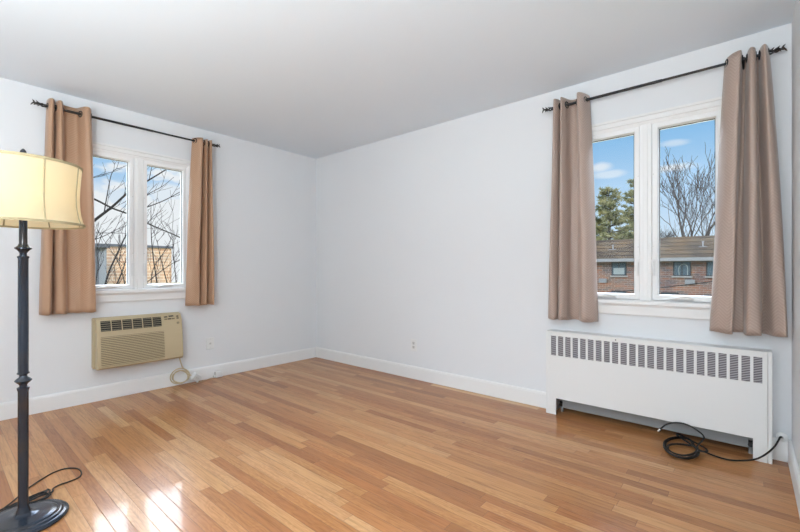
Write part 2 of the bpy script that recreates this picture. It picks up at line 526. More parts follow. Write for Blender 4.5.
M_BRICK = brick_mat('mottled_brick', lin(144, 104, 88), lin(110, 102, 100), lin(150, 138, 128), 1.0, 0.55, 0.19, 0.02)
M_TANB = brick_mat('tan_brick', lin(192, 160, 130), lin(180, 146, 120), lin(208, 188, 164), 1.0, 0.9, 0.32, 0.04)
M_ROOF = brick_mat('brown_shingles', lin(100, 87, 72), lin(82, 71, 60), lin(54, 47, 42), 1.0, 1.6, 0.42, 0.04)
M_GUT = mat('gutter_paint', lin(138, 138, 140), 0.5)
M_WFR = mat('dark_window_frame', lin(52, 56, 60), 0.5)
M_WFRL = mat('pale_sill', lin(150, 148, 146), 0.5)
M_WGL = mat('far_glass', lin(74, 90, 100), 0.15)
M_BLIND = mat('pale_blind', lin(140, 150, 152), 0.6)
M_BARK = mat('grey_bark', lin(58, 51, 48), 0.9)
M_BARK2 = mat('dark_bark', lin(38, 33, 31), 0.9)
M_NEEDLE = mat('pine_needles', lin(112, 118, 66), 0.8)
noise_col(M_NEEDLE, lin(92, 102, 68), lin(172, 166, 118), 1.3, 0.35, 0.65)
M_GRASS = mat('winter_lawn', lin(132, 128, 88), 0.95)
noise_col(M_GRASS, lin(112, 112, 74), lin(158, 146, 108), 0.4)
M_PALEB = mat('grey_siding', lin(128, 130, 132), 0.7)
M_RAIL = mat('dark_fascia', lin(86, 88, 92), 0.6)

# ------------------------------------------------------------------ room shell
B_WIN = dict(T=TB, uc=3.5190, zb=0.926)
L_WIN = dict(T=TL, uc=-1.920, zb=0.964)
ZT = 2.004
HALF = 0.363 + 0.062        # half width of the rough opening


def hole_wall(name, T, u0, u1, h, recess=None):
    mb = MB(); uc, zb = h['uc'], h['zb']
    a0, a1, z0, z1 = uc - HALF, uc + HALF, zb - 0.085, ZT + 0.062
    segs = [(u0, a0, 0, H_ROOM), (a1, u1, 0, H_ROOM), (a0, a1, z1, H_ROOM)]
    if recess is None: segs.append((a0, a1, 0, z0))
    for s in segs:
        if recess and s[3] == H_ROOM and s[2] == 0:
            r0, r1, rz = recess
            q0, q1 = max(s[0], r0), min(s[1], r1)
            if q1 > q0:
                if s[0] < q0: wbox(mb, T, s[0], q0, -0.20, 0, 0, H_ROOM)
                if q1 < s[1]: wbox(mb, T, q1, s[1], -0.20, 0, 0, H_ROOM)
                wbox(mb, T, q0, q1, -0.20, 0, rz, H_ROOM); wbox(mb, T, q0, q1, -0.20, -0.13, 0, rz)
                continue
        wbox(mb, T, s[0], s[1], -0.20, 0, s[2], s[3])
    if recess:
        wbox(mb, T, a0, a1, -0.20, 0, recess[2], z0); wbox(mb, T, a0, a1, -0.20, -0.13, 0, recess[2])
    return tag(mb.build(name, M_WALL), kind='structure')


hole_wall('wall_back', TB, 0.0, W_ROOM, B_WIN, recess=(2.93, 4.09, 0.56))
hole_wall('wall_left', TL, Y_REAR, 0.0, L_WIN)
tag(MB().box(W_ROOM, W_ROOM + 0.2, Y_REAR, 0.2, 0, H_ROOM).build('wall_right', M_WALL), kind='structure')
tag(MB().box(-0.2, W_ROOM + 0.2, Y_REAR - 0.2, Y_REAR, 0, H_ROOM).build('wall_rear', M_WALL), kind='structure')
tag(MB().box(-0.2, W_ROOM + 0.2, Y_REAR - 0.2, 0.2, -0.25, 0).build('floor', M_FLOOR), kind='structure')
tag(MB().box(-0.2, W_ROOM + 0.2, Y_REAR - 0.2, 0.2, H_ROOM, H_ROOM + 0.25).build('ceiling', M_CEIL), kind='structure')
tag(MB().box(-0.2, 0, 0, 0.2, 0, H_ROOM).build('wall_corner', M_WALL), kind='structure')

BBP = [(0, 0), (0.016, 0), (0.016, 0.106), (0.0145, 0.108), (0.0145, 0.112), (0.010, 0.122), (0, 0.1235)]


def baseboard(name, T, u0, u1, dz=0.0):
    mb = MB().prism([(v, z) for v, z in BBP], lambda v, z, a: T(a, v, z), u0, u1)
    return tag(mb.build(name, M_TRIM, bevel=0.002), kind='structure')


baseboard('baseboard_left', TL, Y_REAR, 0.0)
baseboard('baseboard_back', TB, 0.0, 2.888)
baseboard('baseboard_right', TR, Y_REAR, 0.0)
baseboard('trim_1', TB, 4.142, W_ROOM)


# ------------------------------------------------------------------ windows
def window(name, w, lockz):
    T, uc, zb = w['T'], w['uc'], w['zb']
    root = empty(name, T(uc, 0, zb - 0.085), kind='structure')
    # casing: flat board with raised outer back band, on top and sides
    mb = MB(); o0, o1 = uc - 0.363 - 0.105, uc + 0.363 + 0.105
    zs = zb - 0.062
    cas = [(0, 0), (0, 0.020), (0.014, 0.020), (0.018, 0.013), (0.046, 0.011), (0.052, 0.004), (0.052, 0)]
    n = len(cas)
    b = len(mb.v)
    for d, v in cas:
        for u, z in ((o0 + d, zs), (o0 + d, ZT + 0.107 - d), (o1 - d, ZT + 0.107 - d), (o1 - d, zs)):
            mb.v.append(Vector(T(u, v, z)))
    for i in range(n):
        j = (i + 1) % n
        for k in range(3):
            mb.f.append((b + i * 4 + k, b + i * 4 + k + 1, b + j * 4 + k + 1, b + j * 4 + k))
    mb.f.append(tuple(b + i * 4 for i in range(n))); mb.f.append(tuple(b + i * 4 + 3 for i in range(n)))
    mb.build('casing', M_TRIM, root)
    # frame with central mullion
    fr = MB()
    f0, f1 = uc - HALF, uc + HALF
    fr.ring(T, f0, f1, zb - 0.085, ZT + 0.062, [(0, -0.13), (0, 0.004), (0.012, 0.004), (0.018, -0.001), (0.026, -0.004), (0.026, -0.13)])
    wbox(fr, T, uc - 0.034, uc + 0.034, -0.13, -0.002, zb - 0.06, ZT + 0.04)
    wbox(fr, T, uc - 0.012, uc + 0.012, -0.01, 0.003, zb - 0.06, ZT + 0.04)
    fr.build('window_frame', M_VINYL, root, bevel=0.0015)
    for k, (g0, g1) in enumerate(((uc - 0.367, uc - 0.073), (uc + 0.073, uc + 0.367))):
        sb = MB()
        sb.ring(T, g0 - 0.038, g1 + 0.038, zb - 0.056, ZT + 0.038,
                [(0, -0.07), (0, -0.010), (0.004, -0.006), (0.030, -0.006), (0.033, -0.010), (0.038, -0.030), (0.038, -0.07)])
        sash = sb.build('sash', M_VINYL, root)
        gm = MB(); wbox(gm, T, g0 - 0.004, g1 + 0.004, -0.047, -0.041, zb - 0.022, ZT + 0.004)
        gm.build('glass_pane', M_GLASS, sash)
        gk = MB()
        gk.ring(T, g0 - 0.0002, g1 + 0.0002, zb - 0.018, ZT, [(0, -0.0415), (0, -0.037), (0.0035, -0.037), (0.0035, -0.0415)])
        tag(gk.build('gasket', M_DARK, sash), 'thin dark glazing gasket')
        # lock lever beside the mullion
        ul = uc + (-0.044 if k == 0 else 0.044)
        lk = MB()
        wbox(lk, T, ul - 0.011, ul + 0.011, -0.006, 0.002, lockz - 0.055, lockz + 0.055)
        lk.tube(cr([T(ul, 0.004, lockz + 0.04), T(ul, 0.012, lockz + 0.02), T(ul, 0.014, lockz - 0.02), T(ul, 0.010, lockz - 0.045)], 5), [0.005] * 10 + [0.0065] * 6, 8)
        lk.build('lock_lever', M_HARD, sash, bevel=0.001)
        for zz in (lockz + 0.14, ZT - 0.30):
            hb = MB().lathe([(0.004, 0), (0.004, 0.002), (0.002, 0.003)], T(ul, -0.006, zz), 10, 'y' if T is TB else 'x', True)
            hb.build('plug_cap', M_SLOT, sash)
        # crank operator on the bottom of the frame
        gc = (g0 + g1) / 2 - 0.02
        ck = MB()
        prof = [(-0.062, 0.0), (-0.056, 0.010), (-0.03, 0.018), (0.0, 0.026), (0.03, 0.018), (0.056, 0.010), (0.062, 0.0)]
        base_pts = []
        zc = zb - 0.045
        ck.prism([(p, q) for p, q in prof], lambda p, q, a: T(gc + p, a, zc + q * 0.8), -0.004, 0.034)
        cko = ck.build('crank_housing', M_HARD, root, bevel=0.004)
        hd = MB().tube(cr([T(gc - 0.005, 0.030, zc + 0.018), T(gc + 0.03, 0.040, zc + 0.016), T(gc + 0.066, 0.038, zc + 0.010)], 5), [0.006] * 6 + [0.0075] * 5, 8)
        hd.build('crank_handle', M_HARD, cko, smooth=True)
    # stool and apron
    st = MB(); wbox(st, T, o0 - 0.03, o1 + 0.03, -0.005, 0.038, zb - 0.092, zb - 0.062)
    st.build('window_sill', M_TRIM, root, bevel=0.006)
    ap = MB(); ap.prism([(0, zb - 0.165), (0.012, zb - 0.165), (0.016, zb - 0.155), (0.016, zb - 0.105), (0.02, zb - 0.092), (0, zb - 0.092)],
                        lambda v, z, a: T(a, v, z), o0, o1)
    ap.build('apron', M_TRIM, root, bevel=0.002)
    return root


window('window_1', L_WIN, 1.075)
window('window_2', B_WIN, 1.085)

# ------------------------------------------------------------------ curtain rods and curtains
ROD_V, ROD_Z = 0.09, 2.288


def rod(T, ROD_Z, u0, u1, label, fin0, fin1, seed):
    root = empty('curtain_rod', T((u0 + u1) / 2, 0, ROD_Z), label, 'curtain rod', 'dark twig curtain rods')
    um = (u0 + u1) / 2 + 0.1
    MB().tube([T(u0, ROD_V, ROD_Z), T(um, ROD_V, ROD_Z)], 0.0095, 14).build('rod', M_BRONZE, root, smooth=True)
    MB().tube([T(um - 0.03, ROD_V, ROD_Z), T(u1, ROD_V, ROD_Z)], 0.0078, 14).build('inner_rod', M_BRONZE, root, smooth=True)
    rnd = random.Random(seed)
    for u, e in ((u0, fin0), (u1, fin1)):
        s = 1 if e > u else -1
        L = abs(e - u)
        f = MB()
        f.lathe([(0.012, -0.004), (0.013, 0), (0.012, 0.006)], T(u, ROD_V, ROD_Z), 12, 'x' if T is TB else 'y')
        for ph in (0, math.pi):                        # two twigs twisted about each other
            pts = []
            for i in range(15):
                t = i / 14
                a = ph + t * 7.0
                rr = 0.010 * math.sin(math.pi * min(1, t * 1.15 + 0.05)) + 0.002
                pts.append(T(u + s * L * 0.95 * t, ROD_V + rr * math.cos(a), ROD_Z + rr * math.sin(a) + 0.006 * t))
            f.tube(pts, [0.0055 - 0.0025 * i / 14 for i in range(15)], 7)
        for i in range(8):                             # thorn-like leaves
            t = 0.2 + 0.8 * i / 7
            a = i * 2.3 + rnd.random()
            p = Vector(T(u + s * L * 0.9 * t, ROD_V, ROD_Z + 0.006 * t))
            q = Vector(T(u + s * (L * 0.9 * t + 0.016), ROD_V + 0.021 * math.cos(a), ROD_Z + 0.006 * t + 0.021 * math.sin(a)))
            f.tube([p, (p + q) / 2 + Vector((0, 0, 0.002)), q], [0.0042, 0.0046, 0.001], 6)
        f.build('finial', M_BRONZE, root, smooth=True)
        ub = u + s * -0.10
        bk = MB()
        bk.tube(cr([T(ub, 0.003, ROD_Z - 0.03), T(ub, 0.05, ROD_Z - 0.03), T(ub, ROD_V, ROD_Z - 0.014)], 5), 0.006, 8)
        bk.lathe([(0.022, 0), (0.022, 0.004), (0.016, 0.006)], T(ub, 0.0, ROD_Z - 0.03), 16, 'y' if T is TB else 'x') if T is TL else \
            bk.lathe([(0.022, 0), (0.022, -0.004), (0.016, -0.006)], T(ub, 0.0, ROD_Z - 0.03), 16, 'y')
        bk.lathe([(0.013, -0.006), (0.013, 0.006)], T(ub, ROD_V, ROD_Z), 14, 'x' if T is TB else 'y')
        bk.build('bracket', M_BRONZE, root, smooth=True)
    return root


def curtain(T, top, bot, ztop, zbot, m, label, group):
    ROD_Z = 2.284 if T is TL else 2.272
    n = 7
    A = cr([(a, b, 0) for a, b in top], n); B = cr([(a, b, 0) for a, b in bot], n)
    NZ = 44
    uc = sum(p.x for p in A) / len(A)
    root = empty('curtain', T(uc, ROD_V, zbot), label, 'curtain', group)
    off = WLOC[root.name]
    me = bpy.data.meshes.new('fabric')
    V = []; UV = []; Fc = []
    arc = [0]
    for i in range(1, len(A)): arc.append(arc[-1] + (B[i] - B[i - 1]).length)
    rr = random.Random(len(label)); ph = rr.random() * 6
    for k in range(NZ + 1):
        t = k / NZ; z = ztop + (zbot - ztop) * t
        w = t ** 0.85
        for i in range(len(A)):
            p = A[i].lerp(B[i], w)
            du = 0.004 * math.sin(ph + 5 * t + i * 0.25) * t; dv = 0.006 * math.sin(ph + 7 * t + i * 0.4) * t
            dz = 0.002 * math.sin(i * 0.35 + ph) * t if k == NZ else 0
            V.append(Vector(T(p.x + du, p.y + dv, z + dz)) - off); UV.append((arc[i], z))
    m_ = len(A)
    for k in range(NZ):
        for i in range(m_ - 1):
            Fc.append((k * m_ + i, k * m_ + i + 1, (k + 1) * m_ + i + 1, (k + 1) * m_ + i))
    me.from_pydata(V, [], Fc)
    ul = me.uv_layers.new(name='UVMap')
    for lp in me.loops: ul.data[lp.index].uv = UV[lp.vertex_index]
    me.polygons.foreach_set('use_smooth', [True] * len(me.polygons))
    me.materials.append(m)
    o = bpy.data.objects.new('fabric', me); COL.objects.link(o); o.parent = root; WLOC[o.name] = off
    sd = o.modifiers.new('thick', 'SOLIDIFY'); sd.thickness = 0.0022; sd.offset = 0
    # grommets where the fabric crosses the rod
    for i in range(len(A) - 1):
        a, b = A[i], A[i + 1]
        if (a.y - ROD_V) * (b.y - ROD_V) < 0:
            f = (ROD_V - a.y) / (b.y - a.y); c = a.lerp(b, f); tg = (b - a).normalized()
            ctr = Vector(T(c.x, c.y, ROD_Z)); e1 = Vector(T(tg.x, tg.y, 0)) - Vector(T(0, 0, 0)); e2 = Vector((0, 0, 1))
            MB().tube([ctr + (e1 * math.cos(q) + e2 * math.sin(q)) * 0.0215 for q in [2 * math.pi * j / 20 for j in range(20)]],
                      0.0048, 8, closed=True).build('grommet', M_BRONZE, root, smooth=True)
    return root


rod(TL, 2.284, -2.555, -1.318, 'dark bronze curtain rod over the window above the beige air conditioner', -2.625, -1.245, 3)
rod(TB, 2.272, 2.930, 4.118, 'dark bronze curtain rod over the window above the radiator cover', 2.858, 4.192, 5)
F_, N_ = 0.142, 0.040
curtain(TB, [(2.945, 0.05), (2.952, 0.12), (2.968, 0.146), (2.986, 0.11), (2.993, 0.055), (3.000, 0.11), (3.014, 0.146), (3.030, 0.11), (3.046, 0.055), (3.075, 0.036), (3.102, 0.055), (3.112, 0.11), (3.130, 0.148), (3.150, 0.13), (3.166, 0.085), (3.176, 0.03)],
        [(2.906, 0.050), (2.912, 0.105), (2.938, 0.155), (2.968, 0.115), (2.976, 0.050), (2.984, 0.105), (3.012, 0.155), (3.044, 0.115), (3.056, 0.056), (3.090, 0.048), (3.122, 0.056), (3.130, 0.105), (3.165, 0.148), (3.200, 0.138), (3.228, 0.100), (3.242, 0.048)],
        2.318, 0.708, M_CURT, 'taupe patterned curtain hanging between bare white wall and the pine tree view', 'grommet curtains')
curtain(TB, [(3.935, 0.050), (3.948, 0.10), (3.975, 0.140), (4.006, 0.155), (4.012, 0.10), (4.016, 0.035), (4.030, 0.032), (4.036, 0.10), (4.050, 0.155), (4.068, 0.13), (4.072, 0.040), (4.084, 0.036), (4.090, 0.11), (4.106, 0.152), (4.120, 0.11), (4.128, 0.05)],
        [(3.864, 0.060), (3.880, 0.105), (3.920, 0.150), (3.966, 0.168), (3.970, 0.095), (3.978, 0.050), (4.012, 0.048), (4.020, 0.095), (4.042, 0.166), (4.086, 0.166), (4.090, 0.090), (4.098, 0.050), (4.124, 0.055), (4.150, 0.115), (4.190, 0.135), (4.206, 0.085)],
        2.302, 0.708, M_CURT, 'taupe patterned curtain crowding the room corner above the coaxial wall plate', 'grommet curtains')
curtain(TL, [(-2.540, 0.05), (-2.536, 0.115), (-2.520, 0.142), (-2.503, 0.11), (-2.496, 0.055), (-2.489, 0.11), (-2.472, 0.142), (-2.455, 0.11), (-2.444, 0.055), (-2.405, 0.040), (-2.362, 0.044), (-2.345, 0.09), (-2.325, 0.138), (-2.300, 0.142), (-2.280, 0.10), (-2.272, 0.05)],
        [(-2.580, 0.045), (-2.574, 0.11), (-2.548, 0.138), (-2.520, 0.11), (-2.508, 0.058), (-2.496, 0.105), (-2.465, 0.135), (-2.435, 0.11), (-2.415, 0.075), (-2.380, 0.072), (-2.345, 0.085), (-2.320, 0.115), (-2.290, 0.135), (-2.262, 0.135), (-2.246, 0.10), (-2.236, 0.048)],
        2.336, 0.738, M_CURT_L, 'tan patterned curtain beside the floor lamp shade', 'grommet curtains')
curtain(TL, [(-1.492, 0.05), (-1.482, 0.09), (-1.455, 0.135), (-1.428, 0.138), (-1.416, 0.09), (-1.408, 0.055), (-1.400, 0.09), (-1.388, 0.138), (-1.374, 0.10), (-1.368, 0.06), (-1.360, 0.10), (-1.348, 0.138), (-1.336, 0.10), (-1.330, 0.05)],
        [(-1.560, 0.055), (-1.548, 0.085), (-1.515, 0.120), (-1.470, 0.138), (-1.452, 0.10), (-1.440, 0.060), (-1.424, 0.09), (-1.398, 0.138), (-1.378, 0.10), (-1.366, 0.060), (-1.354, 0.10), (-1.330, 0.138), (-1.305, 0.10), (-1.296, 0.05)],
        2.314, 0.738, M_CURT_L, 'narrow tan patterned curtain hanging nearer the bare room corner', 'grommet curtains')

# ------------------------------------------------------------------ radiator cover with the convector behind it
CX0, CX1, CV, CZ = 2.888, 4.140, 0.100, 0.612
rc = empty('radiator_cover', (3.514, -0.05, 0), 'long white metal radiator cover standing under the window by the black cable', 'radiator cover')
NS, S0, SP, SW, SZ0, SZ1 = 23, 2.925, 0.05165, 0.0375, 0.437, 0.582
fp = MB()
PX0, PX1 = CX0 + 0.002, CX1 - 0.020
TH = 0.006
v0, v1 = CV - TH, CV
wbox(fp, TB, PX0, PX1, v0, v1, SZ1, CZ - 0.001)
wbox(fp, TB, PX0, S0, v0, v1, SZ0, SZ1)
for i in range(NS):
    a = S0 + i * SP + SW
    b = S0 + (i + 1) * SP if i < NS - 1 else PX1
    wbox(fp, TB, a, b, v0, v1, SZ0, SZ1)
wbox(fp, TB, PX0, PX1, v0, v1, 0.122, SZ0)
wbox(fp, TB, PX0, 2.962, v0, v1, 0.0, 0.122)
wbox(fp, TB, 4.059, PX1, v0, v1, 0.0, 0.122)
fp.build('front_panel', M_COVER, rc)
tp = MB(); wbox(tp, TB, CX0, CX1, 0.0, CV + 0.003, CZ - 0.002, CZ + 0.004); tp.build('top_panel', M_COVER, rc, bevel=0.002)
for a, b in ((CX0, CX0 + 0.016), (CX1 - 0.018, CX1)):
    sp = MB(); wbox(sp, TB, a, b, 0.0, CV + 0.002, 0.0, CZ - 0.002); sp.build('side_panel', M_COVER, rc, bevel=0.002)


def mesh_grille_mat():
    m = mat('slotted_grille', lin(140, 138, 142), 0.6, metal=0.2)
    t = m.node_tree; b = t.nodes['Principled BSDF']
    c = nd(t, 'ShaderNodeTexCoord'); s = nd(t, 'ShaderNodeSeparateXYZ'); t.links.new(c.outputs['Object'], s.inputs[0])
    k = mth(t, 'FRACT', mth(t, 'ADD', mth(t, 'MULTIPLY', s.outputs[2], 72.0), mth(t, 'MULTIPLY', s.outputs[0], -26.0)))
    t.links.new(ramp(t, k, [(0.0, lin(106, 104, 110)), (0.45, lin(106, 104, 110)), (0.55, lin(168, 166, 170)), (0.95, lin(168, 166, 170)), (1.0, lin(106, 104, 110))]), b.inputs['Base Color'])
    return m


M_GRILLE = mesh_grille_mat()
for i in range(NS):
    g = MB(); a = S0 + i * SP
    wbox(g, TB, a - 0.004, a + SW + 0.004, v0 - 0.004, v0 - 0.001, SZ0 - 0.004, SZ1 + 0.004)
    go = g.build('grille_insert', M_GRILLE, rc)
    if i == 0: tag(go, 'grey slotted metal insert')
scw = MB().lathe([(0.004, -0.0), (0.0035, -0.002)], TB(3.36, CV, 0.597), 10, 'y'); tag(scw.build('screw', M_BRONZE, rc), 'tiny dark screw head')

rad = empty('convector', (3.5, 0.04, 0), 'grey finned convector in the dark gap beneath the white radiator cover', 'radiator')
cb_ = MB(); cb_.box(2.985, 4.04, -0.030, -0.018, 0.040, 0.41); tag(cb_.build('back_liner', M_LINER, rad, bevel=0.003), 'grey sheet metal liner')
fn = MB()
for i in range(74): fn.box(3.02 + i * 0.0135, 3.0215 + i * 0.0135, -0.012, 0.070, 0.19, 0.27)
fn.build('fins', M_GALV, rad)
MB().tube([(2.94, 0.015, 0.23), (4.075, 0.015, 0.23)], 0.012, 12).build('pipe', M_GALV, rad, smooth=True)
for x in (2.972, 4.050):
    MB().tube(cr([(x, 0.0, 0.0), (x, 0.0, 0.12), (x, 0.008, 0.20), (x, 0.015, 0.228)], 5), 0.010, 12).build('riser', M_GALV, rad, smooth=True)
    vv = MB().lathe([(0.010, 0.04), (0.019, 0.045), (0.019, 0.075), (0.010, 0.08)], (x, 0.0, 0.0), 10)
    vv.lathe([(0.006, -0.034), (0.013, -0.034), (0.013, -0.014), (0.006, -0.012)], (x, 0.0, 0.06), 10, 'y')
    tag(vv.build('valve', M_BRONZE, rad), 'dark valve body')

# ------------------------------------------------------------------ through-wall air conditioner
AU0, AU1, AZ0, AZ1 = -2.256, -1.604, 0.272, 0.676
ac = empty('air_conditioner', (0, (AU0 + AU1) / 2, AZ0), 'beige through-wall air conditioner mounted under the window', 'air conditioner')
PROF = [(0.0, AZ1), (0.070, AZ1), (0.084, 0.664), (0.098, 0.630), (0.112, 0.575), (0.124, 0.50), (0.134, 0.40), (0.139, 0.31), (0.139, 0.288), (0.126, AZ0), (0.0, AZ0)]
MB().prism(PROF, lambda v, z, a: TL(a, v, z), AU0 + 0.010, AU1).build('housing', M_BEIGE, ac, bevel=0.006)
back = MB(); wbox(back, TL, AU0, AU0 + 0.012, 0.0, 0.055, AZ0 + 0.004, AZ1 - 0.002); wbox(back, TL, AU0 + 0.004, AU1 + 0.004, 0.0, 0.03, AZ0 - 0.004, AZ1 + 0.004)
back.build('wall_sleeve', M_BEIGE, ac, bevel=0.003)


def face_v(z):
    for (va, za), (vb, zb) in zip(PROF[1:-1], PROF[2:-1]):
        if zb <= z <= za: return va + (vb - va) * (za - z) / (za - zb)
    return 0.13


def facebar(mb, u0, u1, z0, z1, d0, d1):
    """a bar lying on the sloping front: from d0 to d1 in front of it"""
    mb.hexa([TL(u, face_v(z) + d, z) for z in (z0, z1) for d in (d0, d1) for u in (u0, u1)])


def fine_panel(mb, u0, u1, z0, z1, d0, d1, n=6):
    for i in range(n):
        a = z0 + (z1 - z0) * i / n; b = z0 + (z1 - z0) * (i + 1) / n
        facebar(mb, u0, u1, a, b, d0, d1)


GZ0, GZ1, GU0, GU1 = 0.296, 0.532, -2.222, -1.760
pn = MB(); fine_panel(pn, GU0, GU1, GZ0, GZ1, -0.012, 0.0012, 10)  # shade between the louvers is put into this darker tan backing
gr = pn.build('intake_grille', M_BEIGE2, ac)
lv = MB()
NL = 17
for i in range(NL):
    z = GZ0 + (GZ1 - GZ0) * (i + 0.5) / NL
    facebar(lv, GU0, GU1 + 0.0, z - 0.0036, z + 0.0036, -0.004, 0.0058)
facebar(lv, GU0 - 0.004, GU1 + 0.004, GZ1, GZ1 + 0.005, -0.004, 0.004)
facebar(lv, GU0 - 0.004, GU0, GZ0, GZ1, -0.004, 0.004)
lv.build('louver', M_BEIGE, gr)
VZ0, VZ1, VU0, VU1 = 0.574, 0.657, -2.222, -1.772
vp = MB(); fine_panel(vp, VU0, VU1, VZ0, VZ1, -0.012, 0.0015, 5)
vent = vp.build('air_vent', M_ACVENT, ac); tag(vent, 'dark air outlet')
vl = MB()
for i in range(5):
    z = VZ0 + (VZ1 - VZ0) * (i + 0.5) / 5
    facebar(vl, VU0, VU1, z - 0.0018, z + 0.0018, -0.004, 0.005)
tag(vl.build('louver', M_ACLOUV, vent), 'beige outlet louvers')
vd = MB()
for i in range(7):
    u = VU0 + (VU1 - VU0) * i / 6
    facebar(vd, u - 0.003, u + 0.003, VZ0 - 0.003, VZ1 + 0.003, -0.004, 0.007)
for z in (VZ0 - 0.003, VZ1): facebar(vd, VU0, VU1, z, z + 0.004, -0.004, 0.006)
vd.build('divider', M_BEIGE, vent)
cp = MB(); facebar(cp, -1.758, -1.617, 0.618, 0.668, -0.004, 0.0025); cpo = cp.build('control_panel', M_BEIGE, ac, bevel=0.001)
dm = MB(); facebar(dm, -1.712, -1.673, 0.650, 0.660, 0.0, 0.0045); tag(dm.build('display', M_BLACK, cpo), 'small black display')
for u, w, z in ((-1.750, 0.026, 0.650), (-1.750, 0.024, 0.631), (-1.721, 0.026, 0.631), (-1.690, 0.024, 0.631), (-1.648, 0.017, 0.650), (-1.648, 0.017, 0.633)):
    bt = MB(); facebar(bt, u, u + w, z - 0.004, z + 0.005, 0.0, 0.005)
    tag(bt.build('button', M_ACVENT if u > -1.69 or w > 0.025 else M_BEIGE2, cpo), 'dark control button')
bd = MB(); zb_ = 0.592; bd.lathe([(0.011, 0.0), (0.011, 0.004), (0.009, 0.005)], TL(-1.640, face_v(zb_), zb_), 16, 'x'); tag(bd.build('round_badge', M_ACLOUV, ac), 'small round grey badge')
# cord: hangs from the right end, coils against the baseboard and ends in a white test plug
cc = Vector((0.045, -1.600, 0.090))
pts = [(0.055, -1.610, 0.275), (0.060, -1.598, 0.22), (0.064, -1.585, 0.175)]
R = 0.068
for k in range(0, 66):
    a = math.radians(60 - k * 17.5)
    rr = R * (0.84 + 0.16 * math.cos(k * 0.17))
    yo = 0.016 * math.sin(k * 0.31)
    pts.append((0.050 + 0.012 * math.sin(k * 0.55) - 0.00005 * k, cc.y + yo + rr * math.cos(a), max(0.010, 0.086 + rr * math.sin(a) * 1.12)))
pts += [(0.060, -1.545, 0.105), (0.066, -1.520, 0.088), (0.070, -1.498, 0.072)]
pc = MB().tube(cr(pts, 3), 0.0052, 7).build('power_cord', M_CREAM, ac, smooth=True); tag(pc, 'coiled cream power cord')
pl = MB()
c0 = Vector((0.078, -1.470, 0.056)); Rm = Matrix.Rotation(math.radians(-38), 4, 'X') @ Matrix.Rotation(math.radians(18), 4, 'Z')
pl.hexa([tuple(c0 + Rm @ Vector((x, y, z))) for z in (-0.034, 0.034) for y in (-0.042, 0.042) for x in (-0.02, 0.02)])
plo = pl.build('plug', M_PLATE, pc, bevel=0.006); tag(plo, 'white block plug')
pb = MB()
for dy in (-0.012, 0.008):
    pb.hexa([tuple(c0 + Rm @ Vector((x, y + dy, z))) for z in (-0.006, 0.006) for y in (0, 0.009) for x in (0.0195, 0.0215)])
tag(pb.build('test_button', M_SLOT, plo), 'grey test buttons')

# ------------------------------------------------------------------ wall plates
op = empty('wall_outlet', TL(-1.301, 0, 0.343), 'white cable wall plate with a round socket beside the air conditioner cord', 'wall plate')
m_ = MB(); wbox(m_, TL, -1.338, -1.264, 0, 0.006, 0.288, 0.402); m_.build('cover_plate', M_PLATE, op, bevel=0.003)
jk = MB().lathe([(0.011, 0.005), (0.011, 0.008), (0.0055, 0.008), (0.005, 0.016), (0.003, 0.016)], TL(-1.301, 0, 0.345), 16, 'x'); tag(jk.build('round_socket', M_SLOT, op), 'round metal cable socket')
for z in (0.304, 0.386):
    MB().lathe([(0.003, 0.005), (0.0025, 0.0072)], TL(-1.301, 0, z), 10, 'x').build('screw', M_SLOT, op)
op = empty('wall_outlet', TB(1.541, 0, 0.330), 'white duplex outlet low on the bare wall near the middle', 'outlet')
m_ = MB(); wbox(m_, TB, 1.504, 1.578, 0, 0.006, 0.272, 0.388); m_.build('cover_plate', M_PLATE, op, bevel=0.003)
for z in (0.311, 0.350):
    rp = MB(); wbox(rp, TB, 1.525, 1.557, 0.004, 0.009, z - 0.014, z + 0.014); ro = rp.build('receptacle', M_SLOT, op, bevel=0.004)
    sl = MB(); wbox(sl, TB, 1.533, 1.536, 0.0085, 0.0096, z - 0.002, z + 0.008); wbox(sl, TB, 1.545, 1.548, 0.0085, 0.0096, z - 0.002, z + 0.007)
    sl.tube([TB(1.541, 0.0085, z - 0.008), TB(1.541, 0.0096, z - 0.008)], 0.0025, 8); sl.build('slot', M_DARK, ro)
MB().lathe([(0.003, -0.005), (0.0025, -0.0085)], TB(1.541, 0, 0.3305), 10, 'y').build('screw', M_SLOT, op)
# surface jack on the baseboard and its thin cord
sj = empty('surface_jack', (0.04, -1.262, 0), 'small white phone jack box low against the baseboard', 'phone jack')
m_ = MB(); wbox(m_, TL, -1.270, -1.198, 0.018, 0.052, 0.004, 0.062); m_.build('jack_box', M_PLATE, sj, bevel=0.005)
m_ = MB(); wbox(m_, TL, -1.284, -1.268, 0.026, 0.046, 0.008, 0.03); m_.build('modular_plug', M_PLATE, sj, bevel=0.002)
tag(MB().tube(cr([(0.036, -1.282, 0.018), (0.042, -1.33, 0.008), (0.060, -1.40, 0.004), (0.085, -1.45, 0.004), (0.10, -1.52, 0.004)], 6), 0.0022, 6).build('phone_cord', M_CREAM, sj, smooth=True), 'thin cream phone cord')

cx = empty('coaxial_wall_plate', TB(4.182, 0, 0.146), 'small round white cable plate on the baseboard in the tight corner', 'wall plate')
MB().lathe([(0.025, -0.020), (0.025, -0.025), (0.018, -0.031), (0.008, -0.032)], TB(4.182, 0.0, 0.140), 20, 'y').build('round_plate', M_PLATE, cx, smooth=True)
MB().lathe([(0.0065, -0.030), (0.0065, -0.042), (0.004, -0.044)], TB(4.182, 0.0, 0.140), 12, 'y').build('connector', M_METAL, cx)

# black coaxial cable
ck = empty('coaxial_cable', (3.72, -0.20, 0), 'black coaxial cable coiled on the floor before the radiator cover', 'cable')
rn = random.Random(8)


